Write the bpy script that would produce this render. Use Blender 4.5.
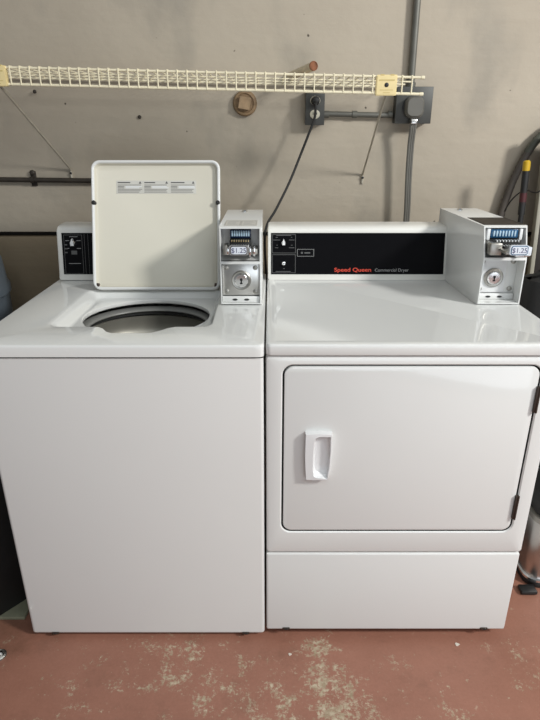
import bpy, bmesh, math, random
from mathutils import Vector, Matrix
from math import pi, sin, cos, radians, atan2, hypot

random.seed(4)
S = bpy.context.scene
COL = S.collection
for o in list(bpy.data.objects):
    bpy.data.objects.remove(o)

# ------------------------------------------------------------------ camera, world, lights, exposure
cam = bpy.data.objects.new('camera', bpy.data.cameras.new('camera'))
COL.objects.link(cam)
cam.location = (0, 0, 1.32)
cam.rotation_euler = (radians(90 - 22.1), 0, 0)
cam.data.sensor_fit = 'HORIZONTAL'
cam.data.sensor_width = 36
cam.data.lens = 560 / 540 * 36
cam.data.clip_start = 0.02
S.camera = cam

w = bpy.data.worlds.new('daylight')
S.world = w
w.use_nodes = True
bg = w.node_tree.nodes['Background']
bg.inputs[0].default_value = (0.93, 0.98, 1.0, 1)
bg.inputs[1].default_value = 0.25

def area(name, loc, target, sx, sy, power, color):
    L = bpy.data.lights.new(name, 'AREA')
    L.shape = 'RECTANGLE'; L.size = sx; L.size_y = sy; L.energy = power; L.color = color
    o = bpy.data.objects.new(name, L); COL.objects.link(o)
    o.location = loc
    d = Vector(target) - Vector(loc)
    o.rotation_euler = d.to_track_quat('-Z', 'Y').to_euler()
    return o

area('side_window_daylight', (2.95, -0.5, 2.84), (0, 1.6, 0.9), 0.46, 0.5, 128, (1.0, 0.99, 0.955))
area('overhead_fill', (1.2, -1.5, 3.7), (0.1, 1.8, 0.7), 3.6, 1.6, 50, (0.94, 0.985, 1.0))  # added overhead fill; no garage door stands up here
area('low_front_fill', (1.3, -2.6, 0.75), (0.1, 1.2, 0.35), 2.6, 1.2, 25, (0.84, 0.92, 1.0))  # added low fill that brightens and cools the machine fronts

S.view_settings.view_transform = 'Standard'
S.view_settings.look = 'None'
S.view_settings.exposure = 0.0
S.view_settings.gamma = 1
S.view_settings.use_curve_mapping = False

# ------------------------------------------------------------------ materials
def mat(name, col, rough=0.5, metal=0.0, var=0.06, scale=25, bump=0.0, coat=0.0, col2=None):
    m = bpy.data.materials.new(name); m.use_nodes = True
    nt = m.node_tree; N = nt.nodes; b = N['Principled BSDF']
    tc = N.new('ShaderNodeTexCoord'); nz = N.new('ShaderNodeTexNoise')
    nz.inputs['Scale'].default_value = scale; nz.inputs['Detail'].default_value = 4
    nt.links.new(tc.outputs['Object'], nz.inputs['Vector'])
    r = N.new('ShaderNodeValToRGB')
    r.color_ramp.elements[0].position = 0.3; r.color_ramp.elements[1].position = 0.7
    c1 = col2 or tuple(c * (1 - var) for c in col)
    r.color_ramp.elements[0].color = (*c1, 1); r.color_ramp.elements[1].color = (*col, 1)
    nt.links.new(nz.outputs['Fac'], r.inputs['Fac']); nt.links.new(r.outputs['Color'], b.inputs['Base Color'])
    b.inputs['Roughness'].default_value = rough; b.inputs['Metallic'].default_value = metal
    if coat:
        b.inputs['Coat Weight'].default_value = coat; b.inputs['Coat Roughness'].default_value = 0.04
    if bump:
        bp = N.new('ShaderNodeBump'); bp.inputs['Strength'].default_value = bump; bp.inputs['Distance'].default_value = 0.004
        nt.links.new(nz.outputs['Fac'], bp.inputs['Height']); nt.links.new(bp.outputs['Normal'], b.inputs['Normal'])
    return m

M = {}
M['enamel'] = mat('white_enamel', (0.728, 0.735, 0.722), 0.07, 0, 0.015, 3)
M['enamel_dark'] = mat('shadow_gap', (0.03, 0.03, 0.03), 0.7)
M['cream'] = mat('cream_metal', (0.74, 0.73, 0.69), 0.22, 0, 0.03, 6)
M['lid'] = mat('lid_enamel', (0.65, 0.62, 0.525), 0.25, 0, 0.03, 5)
M['plastic_white'] = mat('white_plastic', (0.74, 0.745, 0.75), 0.35, 0, 0.02, 8)
M['tub'] = mat('tub_plastic', (0.2, 0.2, 0.19), 0.35, 0, 0.05, 6)
M['steel'] = mat('brushed_steel', (0.62, 0.61, 0.59), 0.28, 1, 0.12, 30)
M['steel_dull'] = mat('dull_steel', (0.42, 0.41, 0.38), 0.4, 1, 0.2, 12)
M['basket'] = mat('brushed_basket_steel', (0.36, 0.345, 0.30), 0.42, 0.5, 0.15, 14)
M['cavity'] = mat('grey_cavity_steel', (0.55, 0.55, 0.54), 0.35, 0.15, 0.12, 20)
M['chrome'] = mat('chrome', (0.8, 0.8, 0.8), 0.12, 1, 0.05, 10)
M['black_gloss'] = mat('black_glass', (0.006, 0.006, 0.007), 0.1, 0, 0.1, 5)
M['black_gloss'].node_tree.nodes['Principled BSDF'].inputs['Specular IOR Level'].default_value = 0.07
M['black'] = mat('black_plastic', (0.012, 0.012, 0.012), 0.5, 0, 0.2, 20)
M['filler'] = mat('filler_black', (0.006, 0.006, 0.006), 0.85, 0, 0.3, 60)
M['rubber'] = mat('black_rubber', (0.015, 0.015, 0.015), 0.6, 0, 0.2, 30)
M['line'] = mat('printed_grey', (0.32, 0.32, 0.32), 0.5)
M['line_dim'] = mat('printed_dark_grey', (0.1, 0.1, 0.1), 0.5)
M['red_print'] = mat('printed_red', (0.62, 0.05, 0.02), 0.5)
M['white_print'] = mat('printed_white', (0.75, 0.77, 0.78), 0.5, 0, 0.03)
M['paper'] = mat('label_paper', (0.6, 0.59, 0.54), 0.6, 0, 0.05, 40)
M['ink'] = mat('label_ink', (0.09, 0.09, 0.09), 0.6)
M['ink_soft'] = mat('label_ink_soft', (0.3, 0.29, 0.27), 0.6)
M['ink_blue'] = mat('price_ink', (0.05, 0.05, 0.14), 0.5)
M['tag'] = mat('price_paper', (0.68, 0.72, 0.78), 0.35, 0, 0.04)
M['window_blue'] = mat('blue_window', (0.02, 0.10, 0.22), 0.2, 0, 0.3, 60)
M['window_navy'] = mat('navy_window', (0.012, 0.03, 0.08), 0.2, 0, 0.3, 60)
M['window_pale'] = mat('pale_slots', (0.45, 0.62, 0.75), 0.3, 0, 0.1)
M['brass'] = mat('brass_tips', (0.7, 0.55, 0.3), 0.35, 0.8)
M['hinge'] = mat('brown_hinge', (0.07, 0.05, 0.04), 0.45, 0.5, 0.3, 60)
M['shelf'] = mat('yellowed_vinyl', (0.82, 0.75, 0.55), 0.4, 0, 0.08, 12)
M['clip'] = mat('yellow_cream_plastic', (0.85, 0.70, 0.36), 0.45, 0, 0.15, 20)
M['clip_print'] = mat('moulded_lettering', (0.6, 0.47, 0.2), 0.5)
M['brace'] = mat('grey_wire', (0.5, 0.46, 0.38), 0.4, 0.4, 0.15, 30)
M['wood_plug'] = mat('brown_plug', (0.30, 0.20, 0.11), 0.7, 0, 0.4, 30)
M['wood_face'] = mat('tan_plug_face', (0.42, 0.29, 0.17), 0.7, 0, 0.3, 40)
M['box_grey'] = mat('grey_box', (0.065, 0.066, 0.062), 0.5, 0.3, 0.15, 30)
M['conduit'] = mat('grey_conduit', (0.15, 0.148, 0.13), 0.5, 0.3, 0.2, 14)
M['cord_grey'] = mat('grey_cord', (0.13, 0.125, 0.11), 0.5, 0, 0.15, 14)
M['receptacle'] = mat('ivory_receptacle', (0.55, 0.52, 0.42), 0.4)
M['pipe_cream'] = mat('painted_pipe', (0.72, 0.62, 0.46), 0.55, 0, 0.2, 30)
M['rust'] = mat('rusty_end', (0.26, 0.10, 0.045), 0.8, 0, 0.4, 90)
M['iron'] = mat('dark_iron', (0.045, 0.036, 0.028), 0.6, 0.3, 0.4, 30)
M['hose'] = mat('grey_hose', (0.095, 0.08, 0.068), 0.55, 0, 0.3, 25)
M['hose_green'] = mat('green_grey_hose', (0.085, 0.09, 0.07), 0.55, 0, 0.25, 25)
M['yellow'] = mat('yellow_cap', (0.6, 0.38, 0.015), 0.4, 0, 0.1)
M['maroon'] = mat('maroon_band', (0.07, 0.012, 0.015), 0.5)
M['board_edge'] = mat('pale_board_edge', (0.33, 0.31, 0.25), 0.5, 0, 0.15, 20)
M['board_face'] = mat('dark_board_face', (0.025, 0.017, 0.014), 0.5, 0, 0.4, 12)
M['bin_blue'] = mat('slate_blue_plastic', (0.085, 0.105, 0.125), 0.4, 0, 0.15, 8)
M['tile'] = mat('grey_green_board', (0.22, 0.22, 0.15), 0.6, 0, 0.2, 30)
M['scrap'] = mat('chip_white', (0.65, 0.6, 0.52), 0.7)

def wall_material(name, stops, lines):
    m = bpy.data.materials.new(name); m.use_nodes = True
    nt = m.node_tree; N = nt.nodes; L = nt.links; b = N['Principled BSDF']
    tc = N.new('ShaderNodeTexCoord')
    def noise(scale, detail, vec, stretch=None):
        n = N.new('ShaderNodeTexNoise'); n.inputs['Scale'].default_value = scale; n.inputs['Detail'].default_value = detail
        if stretch:
            mp = N.new('ShaderNodeMapping'); mp.inputs['Scale'].default_value = stretch
            L.new(vec, mp.inputs['Vector']); vec = mp.outputs['Vector']
        L.new(vec, n.inputs['Vector']); return n.outputs['Fac']
    big = noise(2.2, 6, tc.outputs['Object'])
    r = N.new('ShaderNodeValToRGB')
    r.color_ramp.elements[0].position = 0.32; r.color_ramp.elements[1].position = 0.68
    r.color_ramp.elements[0].color = (*stops[0], 1); r.color_ramp.elements[1].color = (*stops[1], 1)
    L.new(big, r.inputs['Fac'])
    # rubbed grey scuffs
    sc = noise(5.0, 9, tc.outputs['Object'], (1, 1, 0.55))
    r2 = N.new('ShaderNodeValToRGB'); r2.color_ramp.elements[0].position = 0.56; r2.color_ramp.elements[1].position = 0.72
    L.new(sc, r2.inputs['Fac'])
    mx = N.new('ShaderNodeMixRGB'); mx.inputs['Color2'].default_value = (*stops[2], 1)
    ml = N.new('ShaderNodeMath'); ml.operation = 'MULTIPLY'; ml.inputs[1].default_value = 0.8
    L.new(r2.outputs['Color'], ml.inputs[0]); L.new(ml.outputs[0], mx.inputs['Fac']); L.new(r.outputs['Color'], mx.inputs['Color1'])
    # sparse dark pocks
    pk = noise(38, 1, tc.outputs['Object'])
    r3 = N.new('ShaderNodeValToRGB'); r3.color_ramp.elements[0].position = 0.80; r3.color_ramp.elements[1].position = 0.84
    L.new(pk, r3.inputs['Fac'])
    mx2 = N.new('ShaderNodeMixRGB'); mx2.inputs['Color2'].default_value = (0.08, 0.065, 0.05, 1)
    L.new(r3.outputs['Color'], mx2.inputs['Fac']); L.new(mx.outputs['Color'], mx2.inputs['Color1'])
    L.new(mx2.outputs['Color'], b.inputs['Base Color'])
    b.inputs['Roughness'].default_value = 0.75
    fine = noise(26, 9, tc.outputs['Object'], (0.8, 1, 1.1))
    bp = N.new('ShaderNodeBump'); bp.inputs['Strength'].default_value = 0.35; bp.inputs['Distance'].default_value = 0.005
    L.new(fine, bp.inputs['Height'])
    if lines:
        ln = noise(7, 4, tc.outputs['Object'], (0.3, 1, 4))
        bp2 = N.new('ShaderNodeBump'); bp2.inputs['Strength'].default_value = lines; bp2.inputs['Distance'].default_value = 0.008
        L.new(ln, bp2.inputs['Height']); L.new(bp.outputs['Normal'], bp2.inputs['Normal']); L.new(bp2.outputs['Normal'], b.inputs['Normal'])
    else:
        L.new(bp.outputs['Normal'], b.inputs['Normal'])
    return m

M['wall'] = wall_material('painted_concrete', [(0.395, 0.345, 0.275), (0.46, 0.405, 0.325), (0.33, 0.297, 0.245)], 0.14)
M['wall_low'] = wall_material('bare_board_formed_concrete_shaded', [(0.20, 0.155, 0.10), (0.26, 0.205, 0.135), (0.17, 0.13, 0.085)], 0.35)  # brown concrete, its colour darkened further for the shade under the ledge

def floor_material():
    m = bpy.data.materials.new('worn_red_floor_paint'); m.use_nodes = True
    nt = m.node_tree; N = nt.nodes; L = nt.links; b = N['Principled BSDF']
    tc = N.new('ShaderNodeTexCoord'); P = tc.outputs['Object']
    def noise(scale, detail, rough=0.55):
        n = N.new('ShaderNodeTexNoise'); n.inputs['Scale'].default_value = scale
        n.inputs['Detail'].default_value = detail; n.inputs['Roughness'].default_value = rough
        L.new(P, n.inputs['Vector']); return n.outputs['Fac']
    def math_(op, a, c):
        n = N.new('ShaderNodeMath'); n.operation = op
        for i, v in enumerate((a, c)):
            if isinstance(v, (int, float)): n.inputs[i].default_value = v
            else: L.new(v, n.inputs[i])
        return n.outputs[0]
    boost = 0.0
    # where feet and machines have scraped the paint through to the concrete
    for (x, y, rad, amt) in ((0.14, 1.03, 0.13, 0.13), (0.13, 1.12, 0.09, 0.11), (0.17, 0.94, 0.16, 0.13), (0.04, 0.97, 0.11, 0.10),
                             (-0.05, 1.0, 0.17, 0.085), (-0.26, 1.09, 0.22, 0.08), (-0.16, 0.98, 0.24, 0.07), (0.70, 1.08, 0.14, 0.065), (0.35, 1.0, 0.2, 0.035), (-0.5, 1.0, 0.3, 0.03),
                             (0.47, 0.94, 0.08, 0.09), (0.0, 0.75, 0.35, 0.12)):
        d = N.new('ShaderNodeVectorMath'); d.operation = 'DISTANCE'; d.inputs[1].default_value = (x, y, 0)
        L.new(P, d.inputs[0])
        mr = N.new('ShaderNodeMapRange'); mr.inputs['From Min'].default_value = 0; mr.inputs['From Max'].default_value = rad
        mr.inputs['To Min'].default_value = amt; mr.inputs['To Max'].default_value = 0
        L.new(d.outputs['Value'], mr.inputs['Value'])
        boost = math_('MAXIMUM', boost, mr.outputs['Result'])
    wear = math_('ADD', math_('ADD', math_('MULTIPLY', noise(17, 10, 0.75), 0.52), math_('MULTIPLY', noise(95, 8, 0.78), 0.48)), boost)
    r = N.new('ShaderNodeValToRGB'); r.color_ramp.elements[0].position = 0.575; r.color_ramp.elements[1].position = 0.635
    L.new(wear, r.inputs['Fac'])
    base = N.new('ShaderNodeValToRGB')
    base.color_ramp.elements[0].position = 0.3; base.color_ramp.elements[0].color = (0.255, 0.113, 0.075, 1)
    base.color_ramp.elements[1].position = 0.7; base.color_ramp.elements[1].color = (0.35, 0.162, 0.113, 1)
    L.new(math_('ADD', math_('MULTIPLY', noise(5, 8, 0.7), 0.65), math_('MULTIPLY', noise(130, 4, 0.7), 0.35)), base.inputs['Fac'])
    conc = N.new('ShaderNodeValToRGB')
    conc.color_ramp.elements[0].position = 0.35; conc.color_ramp.elements[0].color = (0.30, 0.23, 0.145, 1)
    conc.color_ramp.elements[1].position = 0.65; conc.color_ramp.elements[1].color = (0.53, 0.45, 0.33, 1)
    L.new(noise(60, 6), conc.inputs['Fac'])
    mx = N.new('ShaderNodeMixRGB'); L.new(r.outputs['Color'], mx.inputs['Fac'])
    L.new(base.outputs['Color'], mx.inputs['Color1']); L.new(conc.outputs['Color'], mx.inputs['Color2'])
    # dark grime at random, plus one browner patch at the front left
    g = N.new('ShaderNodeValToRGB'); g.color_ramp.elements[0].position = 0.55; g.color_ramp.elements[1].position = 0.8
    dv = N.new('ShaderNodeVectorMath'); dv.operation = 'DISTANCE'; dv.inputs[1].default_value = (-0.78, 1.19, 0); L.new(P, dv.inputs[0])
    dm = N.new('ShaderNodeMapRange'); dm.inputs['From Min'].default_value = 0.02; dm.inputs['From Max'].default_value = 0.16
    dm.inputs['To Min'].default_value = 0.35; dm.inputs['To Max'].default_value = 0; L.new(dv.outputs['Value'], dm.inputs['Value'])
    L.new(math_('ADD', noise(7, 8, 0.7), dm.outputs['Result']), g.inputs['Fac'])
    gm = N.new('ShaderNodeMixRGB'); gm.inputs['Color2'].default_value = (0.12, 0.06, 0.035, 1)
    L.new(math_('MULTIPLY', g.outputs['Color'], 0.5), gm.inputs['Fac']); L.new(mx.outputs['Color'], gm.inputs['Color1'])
    L.new(gm.outputs['Color'], b.inputs['Base Color'])
    b.inputs['Roughness'].default_value = 0.5
    bp = N.new('ShaderNodeBump'); bp.inputs['Strength'].default_value = 0.25; bp.inputs['Distance'].default_value = 0.003
    L.new(wear, bp.inputs['Height']); L.new(bp.outputs['Normal'], b.inputs['Normal'])
    return m
M['floor'] = floor_material()

# ------------------------------------------------------------------ mesh helpers
class MB:
    def __init__(self):
        self.bm = bmesh.new(); self.mi = 0; self.mats = []
    def use(self, m):
        m = M[m]
        if m not in self.mats: self.mats.append(m)
        self.mi = self.mats.index(m); return self
    def _tag(self, faces):
        for f in faces: f.material_index = self.mi
    def box(self, x0, x1, y0, y1, z0, z1, bev=0.0, seg=2, mx=None):
        t = bmesh.new()
        bmesh.ops.create_cube(t, size=1)
        for v in t.verts:
            v.co = Vector(((x0 + x1) / 2 + v.co.x * (x1 - x0), (y0 + y1) / 2 + v.co.y * (y1 - y0), (z0 + z1) / 2 + v.co.z * (z1 - z0)))
        if bev: bmesh.ops.bevel(t, geom=t.edges[:], offset=bev, segments=seg, profile=0.5, affect='EDGES')
        self._merge(t, mx); return self
    def _merge(self, t, mx=None):
        if mx: t.transform(mx)
        vm = {v: self.bm.verts.new(v.co) for v in t.verts}
        for f in t.faces:
            try: self._tag([self.bm.faces.new([vm[v] for v in f.verts])])
            except ValueError: pass
        t.free()
    def loft(self, loops, cap0=False, cap1=False, mx=None, closed=True):
        rows = [[self.bm.verts.new((mx @ Vector(p)) if mx else Vector(p)) for p in lp] for lp in loops]
        n = len(rows[0])
        for a, c in zip(rows, rows[1:]):
            for i in range(n if closed else n - 1):
                j = (i + 1) % n
                self._tag([self.bm.faces.new((a[i], a[j], c[j], c[i]))])
        if cap0: self._tag([self.bm.faces.new(rows[0][::-1])])
        if cap1: self._tag([self.bm.faces.new(rows[-1])])
        return self
    def tube(self, pts, r, n=10, caps=True):
        pts = [Vector(p) for p in pts]
        rs = r if isinstance(r, (list, tuple)) else [r] * len(pts)
        loops = []; up = None
        for i, p in enumerate(pts):
            d = (pts[min(i + 1, len(pts) - 1)] - pts[max(i - 1, 0)]).normalized()
            if up is None:
                up = Vector((0, 0, 1)) if abs(d.z) < 0.9 else Vector((0, 1, 0))
            s = d.cross(up).normalized(); up = s.cross(d).normalized()
            loops.append([p + (s * cos(2 * pi * k / n) + up * sin(2 * pi * k / n)) * rs[i] for k in range(n)])
        return self.loft(loops, caps, caps)
    def lathe(self, prof, mx, n=32, cap0=True, cap1=True):
        # prof: (radius, height) about local Z
        loops = [[Vector((r * cos(2 * pi * k / n), r * sin(2 * pi * k / n), h)) for k in range(n)] for r, h in prof]
        return self.loft(loops, cap0, cap1, mx)
    def prism(self, poly, d0, d1, mx=None):
        # poly in local XY, extruded along local Z
        return self.loft([[(x, y, d0) for x, y in poly], [(x, y, d1) for x, y in poly]], True, True, mx)
    def text(self, s, size, mx, extrude=0.0003, bold=0.0, align='LEFT'):
        c = bpy.data.curves.new('lettering', 'FONT'); c.body = s; c.size = size; c.extrude = extrude; c.offset = bold; c.align_x = align
        o = bpy.data.objects.new('lettering', c); COL.objects.link(o)
        me = bpy.data.meshes.new_from_object(o.evaluated_get(bpy.context.evaluated_depsgraph_get()))
        t = bmesh.new(); t.from_mesh(me); self._merge(t, mx)
        bpy.data.objects.remove(o); bpy.data.curves.remove(c); bpy.data.meshes.remove(me)
        return self
    def build(self, name, parent=None, m=None, smooth=35):
        if m: self.use(m); self._tag(self.bm.faces)
        bmesh.ops.recalc_face_normals(self.bm, faces=self.bm.faces[:])
        me = bpy.data.meshes.new(name)
        off = ORI.get(parent.name, Vector((0, 0, 0))) if parent else Vector((0, 0, 0))
        if parent: self.bm.transform(Matrix.Translation(-off))
        else:
            xs = [v.co for v in self.bm.verts]
            lo = Vector([min(v[i] for v in xs) for i in range(3)]); hi = Vector([max(v[i] for v in xs) for i in range(3)])
            ctr = Vector(((lo.x + hi.x) / 2, (lo.y + hi.y) / 2, lo.z))
            if self.keep: ctr = Vector((0, 0, 0))
            self.bm.transform(Matrix.Translation(-ctr))
        self.bm.to_mesh(me); self.bm.free()
        for mm in self.mats: me.materials.append(mm)
        if smooth:
            me.shade_smooth(); me.set_sharp_from_angle(angle=radians(smooth))
        o = bpy.data.objects.new(name, me); COL.objects.link(o)
        if parent:
            o.parent = parent; ORI[o.name] = off
        else:
            o.location = ctr; ORI[o.name] = ctr
        return o
    keep = False
ORI = {}

def thing(name, label, cat, loc, group=None):
    o = bpy.data.objects.new(name, None); COL.objects.link(o); o.location = loc
    o.empty_display_size = 0.05
    o['label'] = label; o['category'] = cat
    if group: o['group'] = group
    ORI[o.name] = Vector(loc); return o
def tag(o, label, cat, group=None):
    o['label'] = label; o['category'] = cat
    if group: o['group'] = group
    return o
def struct(name, mb, m=None):
    mb.keep = True
    o = mb.build(name, None, m); o['kind'] = 'structure'; return o

def rrect(x0, x1, y0, y1, r, n=5):
    pts = []
    for cx, cy, a in ((x1 - r, y1 - r, 0), (x0 + r, y1 - r, 90), (x0 + r, y0 + r, 180), (x1 - r, y0 + r, 270)):
        for k in range(n + 1):
            t = radians(a + 90 * k / n); pts.append((cx + r * cos(t), cy + r * sin(t)))
    return pts
def frame(origin, xa, ya):
    xa = Vector(xa).normalized(); ya = Vector(ya).normalized(); za = xa.cross(ya).normalized()
    m = Matrix.Identity(4)
    for i, a in enumerate((xa, ya, za)):
        for k in range(3): m[k][i] = a[k]
    m.translation = Vector(origin); return m
def facing(x, y, z):            # local XY seen from the camera side, local Z towards the viewer (-Y)
    return frame((x, y, z), (1, 0, 0), (0, 0, 1))
def spline(pts, n=8):
    P = [Vector(p) for p in pts]; P = [2 * P[0] - P[1]] + P + [2 * P[-1] - P[-2]]; out = []
    for i in range(1, len(P) - 2):
        a, b_, c, d = P[i - 1:i + 3]
        for k in range(n):
            t = k / n
            out.append(0.5 * (2 * b_ + (c - a) * t + (2 * a - 5 * b_ + 4 * c - d) * t * t + (3 * b_ - a - 3 * c + d) * t ** 3))
    out.append(P[-2]); return out
def outline(mb, x0, x1, y0, y1, t, h, mx):   # thin printed rectangle
    for a in ((x0, x1, y0, y0 + t), (x0, x1, y1 - t, y1), (x0, x0 + t, y0 + t, y1 - t), (x1 - t, x1, y0 + t, y1 - t)):
        mb.box(a[0], a[1], a[2], a[3], 0, h, mx=mx)

# ------------------------------------------------------------------ the setting
YW = 2.12
mb = MB().use('floor'); mb.box(-2.6, 2.6, -3.0, 2.4, -0.12, 0); struct('floor', mb)
mb = MB().use('wall'); mb.box(-2.6, 2.6, YW, YW + 0.25, 0.975, 3.0, 0.006)
mb.use('iron'); mb.box(-2.6, 2.6, YW + 0.05, YW + 0.25, 0.955, 0.976)  # dark strip inside the groove stands in for its shade
mb.use('wall_low'); mb.box(-2.6, 2.6, YW + 0.006, YW + 0.25, 0.0, 0.957, 0.004)
struct('wall_back', mb)

# ------------------------------------------------------------------ shared machine pieces
YF = 1.17      # plane of the machine fronts
YB = 1.86      # their backs
ZT = 0.884     # work-top height

def control_panel(parent, x0, x1, right_cap=True):
    # extruded profile: leaning face, rounded silver top edge
    prof = [(1.752, ZT), (1.756, ZT + 0.012), (1.784, 1.034), (1.786, 1.040), (1.790, 1.0445), (1.798, 1.048), (1.82, 1.050), (1.86, 1.051), (1.862, 1.044), (1.862, ZT)]
    mb = MB().use('cream')
    def ring(x, s):
        cy, cz = 1.81, 0.97
        return [(x, cy + (y - cy) * s, cz + (z - cz) * s) for y, z in prof]
    mb.loft([ring(x0, 0.93), ring(x0 + 0.003, 0.985), ring(x0 + 0.008, 1), ring(x1 - 0.008, 1), ring(x1 - 0.003, 0.985), ring(x1, 0.93)], True, True)
    return mb.build('control_panel', parent)
def panel_plane(x, t):          # point on the leaning face, t = height above ZT
    y = 1.756 + (t - 0.012) * (0.028 / (1.034 - ZT - 0.012))
    return frame((x, y - 0.0005, ZT + t), (1, 0, 0), (0, 0.028, 0.138))

def machine_foot(parent, x, y, z1):
    mb = MB().use('rubber'); mx = Matrix.Translation((x, y, 0))
    mb.lathe([(0.017, 0.0), (0.019, 0.004), (0.017, 0.012), (0.007, 0.014), (0.007, z1)], mx, 16)
    mb.build('foot', parent)
def bottom_clip(parent, x, z):
    mb = MB().use('hinge'); mb.box(x - 0.010, x + 0.010, YF - 0.0035, YF + 0.01, z + 0.003, z + 0.009, 0.001)
    mb.use('black'); mb.box(x - 0.003, x + 0.005, YF - 0.005, YF, z + 0.004, z + 0.008, 0.001)
    mb.build('clip', parent)

def coin_box(parent, x0, x1, yb, dark_top, steel_back):
    """coin meter case: two open-fronted compartments one above the other"""
    yf = 1.475; zm = 1.009 if dark_top else 0.999; zt = 1.092; t = 0.005; c = (x0 + x1) / 2
    yt = yf + (0.030 if dark_top else 0.012)      # upper face leans back
    mb = MB().use('enamel')
    # outer skin, from front rim to back
    def sec(i, ybot, ymid, ytop):
        return [(x0 + i, ybot, ZT + i), (x1 - i, ybot, ZT + i), (x1 - i, ymid, zm), (x1 - i, ytop, zt - i), (x0 + i, ytop, zt - i), (x0 + i, ymid, zm)]
    sk = 0.010 if dark_top else 0.0        # the right case stands slightly askew
    skew = lambda S: [(x - sk, y, z) for x, y, z in S]
    mb.loft([skew(sec(0.004, yb, yb, yb)), skew(sec(0, yb - 0.004, yb - 0.004, yb - 0.004)), sec(0, yf + 0.004, yf + 0.004, yt + 0.004), sec(0.002, yf, yf, yt)], True, False)
    # front rim with two openings
    lo = [(x0 + t, ZT + t), (x1 - t, ZT + t), (x1 - t, zm - 0.003), (x0 + t, zm - 0.003)]
    hi = [(x0 + t, zm + 0.004), (x1 - t, zm + 0.004), (x1 - t, zt - t), (x0 + t, zt - t)]
    def fy(z): return yf + max(0, (z - zm) / (zt - zm)) * (yt - yf)
    o6 = [(x0 + 0.002, ZT + 0.002), (x1 - 0.002, ZT + 0.002), (x1 - 0.002, zm), (x1 - 0.002, zt - 0.002), (x0 + 0.002, zt - 0.002), (x0 + 0.002, zm)]
    P = lambda x, z, d=0: mb.bm.verts.new((x, fy(z) + d, z))
    O = [P(*q) for q in o6]; Lo = [P(*q) for q in lo]; Hi = [P(*q) for q in hi]
    F = lambda *v: mb._tag([mb.bm.faces.new(v)])
    F(O[0], O[1], Lo[1], Lo[0]); F(O[1], O[2], Lo[2], Lo[1]); F(O[5], O[0], Lo[0], Lo[3])
    F(O[2], O[3], Hi[2], Hi[1]); F(O[3], O[4], Hi[3], Hi[2]); F(O[4], O[5], Hi[0], Hi[3])
    F(Lo[3], Lo[2], O[2], Hi[1], Hi[0], O[5])
    dl, dh = 0.046, 0.05
    for R, q, d in ((Lo, lo, dl), (Hi, hi, dh)):
        if R is Hi: mb.use('cavity' if steel_back else 'plastic_white')
        B = [mb.bm.verts.new((x, yf + d, z)) for x, z in q]
        for i in range(4):
            j = (i + 1) % 4; F(R[i], R[j], B[j], B[i])
        F(*B)
    # screw on the top
    s = MB().use('chrome')
    box = mb.build('coin_box', parent)
    s.lathe([(0.009, 0), (0.009, 0.002), (0.006, 0.006), (0.002, 0.007)], Matrix.Translation((c - 2.2 * sk, yb - 0.055, zt)), 16)
    s.build('top_screw', box)
    # decal on the top
    d = MB()
    if dark_top:
        d.use('iron'); d.box(x0 + 0.006, x1 - 0.003, yt + 0.012, yt + 0.15, zt - 0.0002, zt + 0.0008)
        d.use('black'); outline(d, x0 + 0.012, x1 - 0.009, yt + 0.02, yt + 0.142, 0.0015, 0.0012, Matrix.Translation((0, 0, zt)))
    else:
        d.use('cream'); d.box(x0 + 0.012, x1 - 0.012, yt + 0.012, yt + 0.12, zt - 0.0002, zt + 0.0005)
        d.use('ink_soft')
        mx = Matrix.Translation((0, 0, zt))
        outline(d, x0 + 0.014, c - 0.001, yt + 0.016, yt + 0.10, 0.001, 0.0009, mx)
        outline(d, c + 0.001, x1 - 0.014, yt + 0.016, yt + 0.10, 0.001, 0.0009, mx)
        for k in range(5):
            y = yt + 0.03 + k * 0.015
            d.box(x0 + 0.02, c - 0.008 - 0.006 * (k % 2), y, y + 0.002, zt, zt + 0.0009)
            d.box(c + 0.007, x1 - 0.02 - 0.005 * (k % 3), y, y + 0.002, zt, zt + 0.0009)
    d.build('top_decal', box)
    # lock plate in the lower compartment
    yp = yf + (0.012 if steel_back else dl - 0.004)
    p = MB().use('steel' if steel_back else 'plastic_white')
    p.box(x0 + t + 0.001, x1 - t - 0.001 if steel_back else x1 - 0.034, yp, yp + 0.003, ZT + 0.024, zm - 0.004, 0.001)
    p.use('enamel')
    p.box(x0 + t + 0.0005, x1 - t - 0.0005, yp - 0.006, yp + 0.001, ZT + t + 0.0005, ZT + 0.022, 0.001)
    lp = p.build('lock_plate', box)
    lx, lz = (c + 0.001, ZT + 0.066) if steel_back else (c - 0.008, ZT + 0.066)
    k = MB().use('steel_dull')
    mx = facing(lx, yp, lz)
    k.lathe([(0.0265, 0), (0.0265, 0.004), (0.024, 0.006), (0.019, 0.005), (0.019, 0.001)], mx, 32, True, False)
    k.use('chrome'); k.lathe([(0.0185, 0.001), (0.0185, 0.007), (0.016, 0.009), (0.002, 0.0092)], mx, 32, False, True)
    k.use('black'); k.lathe([(0.004, 0.0), (0.004, 0.0098)], mx @ Matrix.Translation((0, 0.003, 0)), 12)
    k.box(-0.0018, 0.0018, -0.008, 0.003, 0, 0.0098, mx=mx); k.box(-0.0035, 0.0035, -0.009, -0.005, 0, 0.0098, mx=mx)
    k.build('lock', box)
    for sx in (x0 + 0.017, x1 - 0.017):
        for sz in (ZT + 0.034, zm - 0.015):
            s = MB().use('steel_dull'); s.lathe([(0.0065, -0.003), (0.0065, 0.0015), (0.004, 0.003)], facing(sx, yp if steel_back or sx < c else yf + dl - 0.002, sz), 14)
            s.build('screw', box)
    s = MB().use('black')
    for q in (-0.017, 0.015):
        s.lathe([(0.007, 0), (0.007, 0.0008)], facing(c + q, yp - 0.006, ZT + 0.013) @ Matrix.Diagonal((1, 0.42, 1, 1)), 14)
    s.build('drain_slot', box)
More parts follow.
